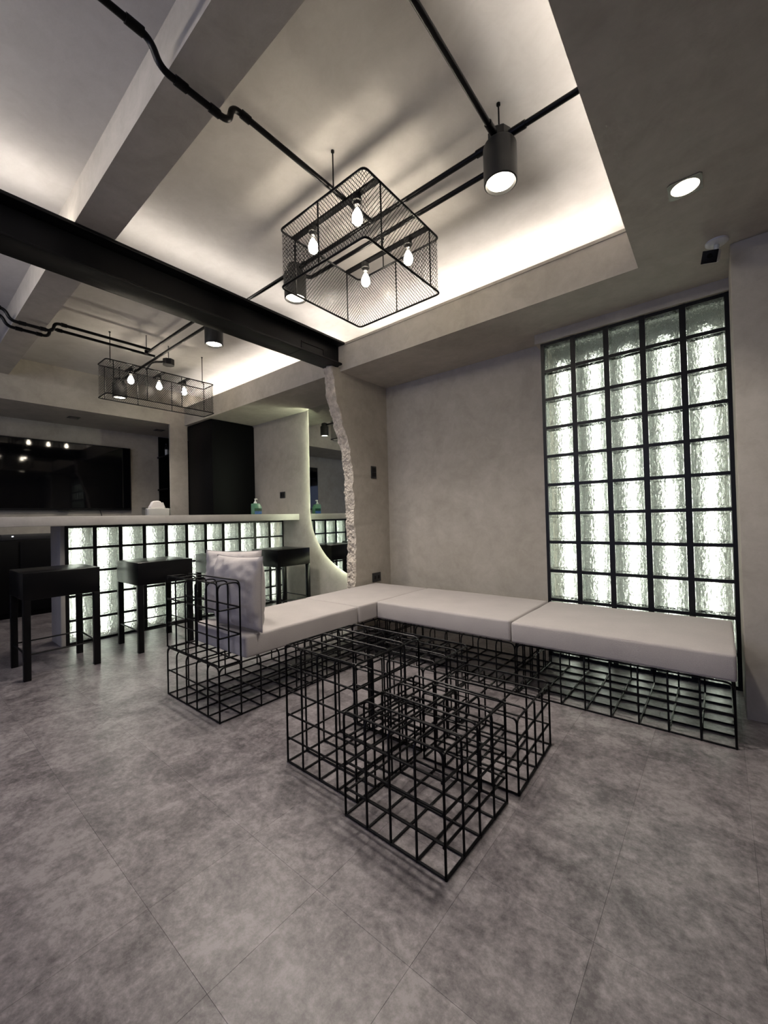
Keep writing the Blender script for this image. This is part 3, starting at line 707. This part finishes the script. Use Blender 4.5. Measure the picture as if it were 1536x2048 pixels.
pendant('square_mesh_pendant', 'square black wire mesh cage pendant with four glowing bulbs', 0.60, 1.19, -1.645, -1.04, 2.20, 2.50,
        [('x', -1, 0.893), ('x', 1, 0.893), ('y', 1, -1.536), ('y', 1, -1.135), ('y', -1, -1.545), ('y', -1, -1.15)],
        [(1.002, -1.645), (0.80, -1.04)],
        [(0.60, 1.19, -1.568, -1.540), (0.60, 1.19, -1.164, -1.136)],
        [(1.062, -1.553, 2.50), (0.752, -1.553, 2.50), (1.062, -1.150, 2.50), (0.752, -1.150, 2.50)])
pendant('long_mesh_pendant', 'long black wire mesh cage pendant with three bulbs over the bar', -1.90, -1.68, -1.755, -0.79, 2.115, 2.41,
        [('y', 1, -1.43), ('y', 1, -1.12), ('y', 1, -0.90), ('y', -1, -1.43), ('y', -1, -1.12), ('y', 1, -1.70), ('y', -1, -1.70)],
        [(-1.756, -1.70), (-1.726, -0.89)],
        [(-1.90, -1.68, -1.54, -1.515), (-1.90, -1.68, -1.295, -1.27), (-1.90, -1.68, -1.06, -1.035)],
        [(-1.79, -1.527, 2.41), (-1.79, -1.283, 2.41), (-1.79, -1.047, 2.41)], rr=0.005)
# linear lamp over the near half of the room, its light falls on the beam and the floor
ll = thing('linear_lamp', 'long linear ceiling lamp over the near half of the room', 'ceiling lamp', (-0.2, -3.3, 2.50))
MB().box(-1.08, 1.08, -0.07, 0.07, 0.030, 0.055).build('housing', M_LAMP, ll, bevel=0.002)
MB().tube([(-1.07, 0, 0.012), (1.07, 0, 0.012)], 0.022, 12).build('diffuser', M_LINE, ll, sm=0.8)
for x in (-0.9, 0.9): MB().tube([(x, 0, 0.055), (x, 0, ZC-2.50-0.001)], 0.0035, 6).build('hanger_rod', M_ROD, ll)

# ------------------------------------------------------------------ recessed downlights
dl = thing('square_downlight', 'lit recessed downlight in a square trim in the soffit', 'downlight', (2.258, -0.958, ZS))
MB().lathe([(0.046, -0.001), (0.046, 0.004)], n=32).build('lens', M_LENS, dl)
fr_ = MB(); NSEG = 32; v = []; f = []
for zz in (-0.003, 0.0):
    for k in range(NSEG):
        a = 2*PI*(k+0.5)/NSEG; c, s_ = math.cos(a), math.sin(a); m_ = max(abs(c), abs(s_))
        v += [(0.046*c, 0.046*s_, zz), (0.055*c/m_, 0.055*s_/m_, zz)]
for k in range(NSEG):
    a, b_ = 2*k, 2*((k+1) % NSEG); o2 = 2*NSEG
    f += [(a, a+1, b_+1, b_), (a+1, a+1+o2, b_+1+o2, b_+1), (a, b_, b_+o2, a+o2)]
MB().add(v, f).build('trim_plate', M_STEELW, dl)
spot('square_downlight_light', (2.258, -0.958, ZS-0.012), P_DOWN, C_NEUT, 110, 0.8, 0.04)
for (x, y, lab) in ((-3.472, -1.554, 'unlit recessed black downlight above the television'), (-3.50, -0.60, 'unlit recessed black downlight next to the plaster pier')):
    d2 = thing('recessed_downlight', lab, 'downlight', (x, y, ZS-0.01), 0, 'unlit downlights over the television')
    MB().box(-0.055, 0.055, -0.055, 0.055, -0.004, 0.0).build('trim_plate', M_SWITCH, d2)
    MB().lathe([(0.03, -0.006), (0.036, -0.004)], n=20).build('lens', M_STEELW, d2)

# ------------------------------------------------------------------ security camera
cc = thing('security_camera', 'small white bullet security camera with black face on soffit', 'security camera', (2.352, -0.452, ZS))
MB().lathe([(0.044, 0.0), (0.044, -0.008), (0.036, -0.014), (0.014, -0.018)], n=24).build('base', M_WHITEP, cc, sm=0.6)
MB().tube([(0, 0, -0.015), (-0.003, -0.004, -0.045), (-0.012, -0.018, -0.062)], 0.011, 10).build('arm', M_WHITEP, cc, sm=0.8)
cb = MB().box(-0.030, 0.030, -0.05, 0.055, -0.027, 0.027).build('body', M_WHITEP, cc, bevel=0.009, loc=(-0.022, -0.040, -0.082), rot=(0.42, 0.22, -0.02))
MB().box(-0.0295, 0.0295, -0.0535, -0.0480, -0.0265, 0.0265).build('face', M_CAB, cb, bevel=0.0015)
MB().lathe([(0.010, 0.0), (0.010, 0.002)], n=16).build('lens', M_SCREEN, cb, loc=(0, -0.0535, 0.004), rot=(PI/2, 0, 0))

# ------------------------------------------------------------------ switches and sockets
def plate(lab, cat, cx, cy, cz, w, h_, facing, group, holes):
    o = thing('wall_plate', lab, cat, (cx, cy, cz), 0, group)
    if facing == 'y': MB().box(-w/2, w/2, -0.009, -0.0005, -h_/2, h_/2).build('plate', M_SWITCH, o, bevel=0.0025)
    else: MB().box(0.0005, 0.009, -w/2, w/2, -h_/2, h_/2).build('plate', M_SWITCH, o, bevel=0.0025)
    for (u, q, a, c) in holes:
        if facing == 'y': MB().box(u-a, u+a, -0.0112, -0.0088, q-c, q+c).build('rocker', M_BLACK, o)
        else: MB().box(0.0088, 0.0112, u-a, u+a, q-c, q+c).build('rocker', M_BLACK, o)
plate('black wall socket beside the cabinet above the bar counter', 'socket', -1.845, YW, 1.303, 0.10, 0.078, 'y', 'black wall plates', [(-0.02, 0, 0.008, 0.02), (0.02, 0, 0.008, 0.02)])
plate('tall black wall switch on the broken partition', 'switch', -0.17, -0.052, 1.418, 0.072, 0.115, 'x', 'black wall plates', [(0, 0.022, 0.026, 0.02), (0, -0.022, 0.026, 0.02)])
plate('black wall socket low on the partition above the corner cushion', 'socket', -0.17, -0.046, 0.440, 0.115, 0.082, 'x', 'black wall plates', [(-0.025, 0, 0.010, 0.016), (0.025, 0, 0.010, 0.016)])

# ------------------------------------------------------------------ things on the counter
tb = thing('tissue_box', 'clear acrylic tissue holder stuffed with white tissues on the counter', 'tissue box', (-1.68, -1.37, 1.0625))
for q in ((-0.055, 0.055, -0.105, -0.101, 0, 0.075), (-0.055, 0.055, 0.101, 0.105, 0, 0.075), (-0.055, -0.051, -0.101, 0.101, 0, 0.075), (0.051, 0.055, -0.101, 0.101, 0, 0.075)):
    MB().box(*q).build('acrylic_wall', M_CLEAR, tb)
MB().box(-0.045, 0.045, -0.082, 0.098, 0.001, 0.066).build('tissue_stack', M_TISSUE, tb, bevel=0.008)
arch = [(0.066*-math.cos(PI*k/14)*(1+0.06*math.sin(k*1.7)), 0.050+0.092*math.sin(PI*k/14)**0.75) for k in range(15)]
nn_ = len(arch); vv = []
for sx in (-1, -0.4, 0.4, 1):
    vv += [(sx*0.030+0.004*math.sin(k*0.9), a_*(1-0.10*abs(sx)), z_-0.012*abs(sx)*(z_-0.05)/0.09) for k, (a_, z_) in enumerate(arch)]
ff = [tuple(range(nn_)), tuple(range(4*nn_-1, 3*nn_-1, -1))]
for r_ in range(3): ff += [(r_*nn_+k, r_*nn_+(k+1) % nn_, (r_+1)*nn_+(k+1) % nn_, (r_+1)*nn_+k) for k in range(nn_)]
MB().add(vv, ff).build('pulled_tissue', M_TISSUE, tb, sm=0.9)
MB().box(-0.02, 0.02, 0.060, 0.066, 0.06, 0.115).build('loose_tissue', M_TISSUE, tb, rot=(0.35, 0, 0), loc=(0, 0.03, -0.01))
sb = thing('soap_bottle', 'green pump bottle with blue label on the counter end', 'bottle', (-1.68, -0.316, 1.0625))
def slab(prof, x, name, mat, par):
    n_ = len(prof); v = [(-x, a, b_) for a, b_ in prof]+[(x, a, b_) for a, b_ in prof]
    f = [tuple(range(n_)), tuple(range(2*n_-1, n_-1, -1))]+[(i, (i+1) % n_, (i+1) % n_+n_, i+n_) for i in range(n_)]
    return MB().add(v, f).build(name, mat, par, bevel=0.004)
slab([(-0.052, 0), (0.048, 0), (0.050, 0.078), (0.024, 0.122), (-0.044, 0.124), (-0.052, 0.118)], 0.03, 'body', M_GREEN, sb)
MB().box(-0.0315, 0.0315, -0.043, 0.046, 0.004, 0.036).build('blue_label', M_BLUE, sb)
MB().box(-0.0315, 0.0315, -0.043, 0.046, 0.0362, 0.068).build('dark_band', M_DKGREEN, sb)
MB().lathe([(0.017, 0.1235), (0.018, 0.130), (0.013, 0.140), (0.0065, 0.148), (0.006, 0.168), (0.010, 0.170), (0.010, 0.176)], 0, -0.015, n=16).build('pump', M_WHITEP, sb, sm=0.6)
MB().tube([(0, -0.02, 0.172), (0, 0.006, 0.173), (0, 0.012, 0.168)], 0.005, 8).build('nozzle', M_WHITEP, sb, sm=0.8)
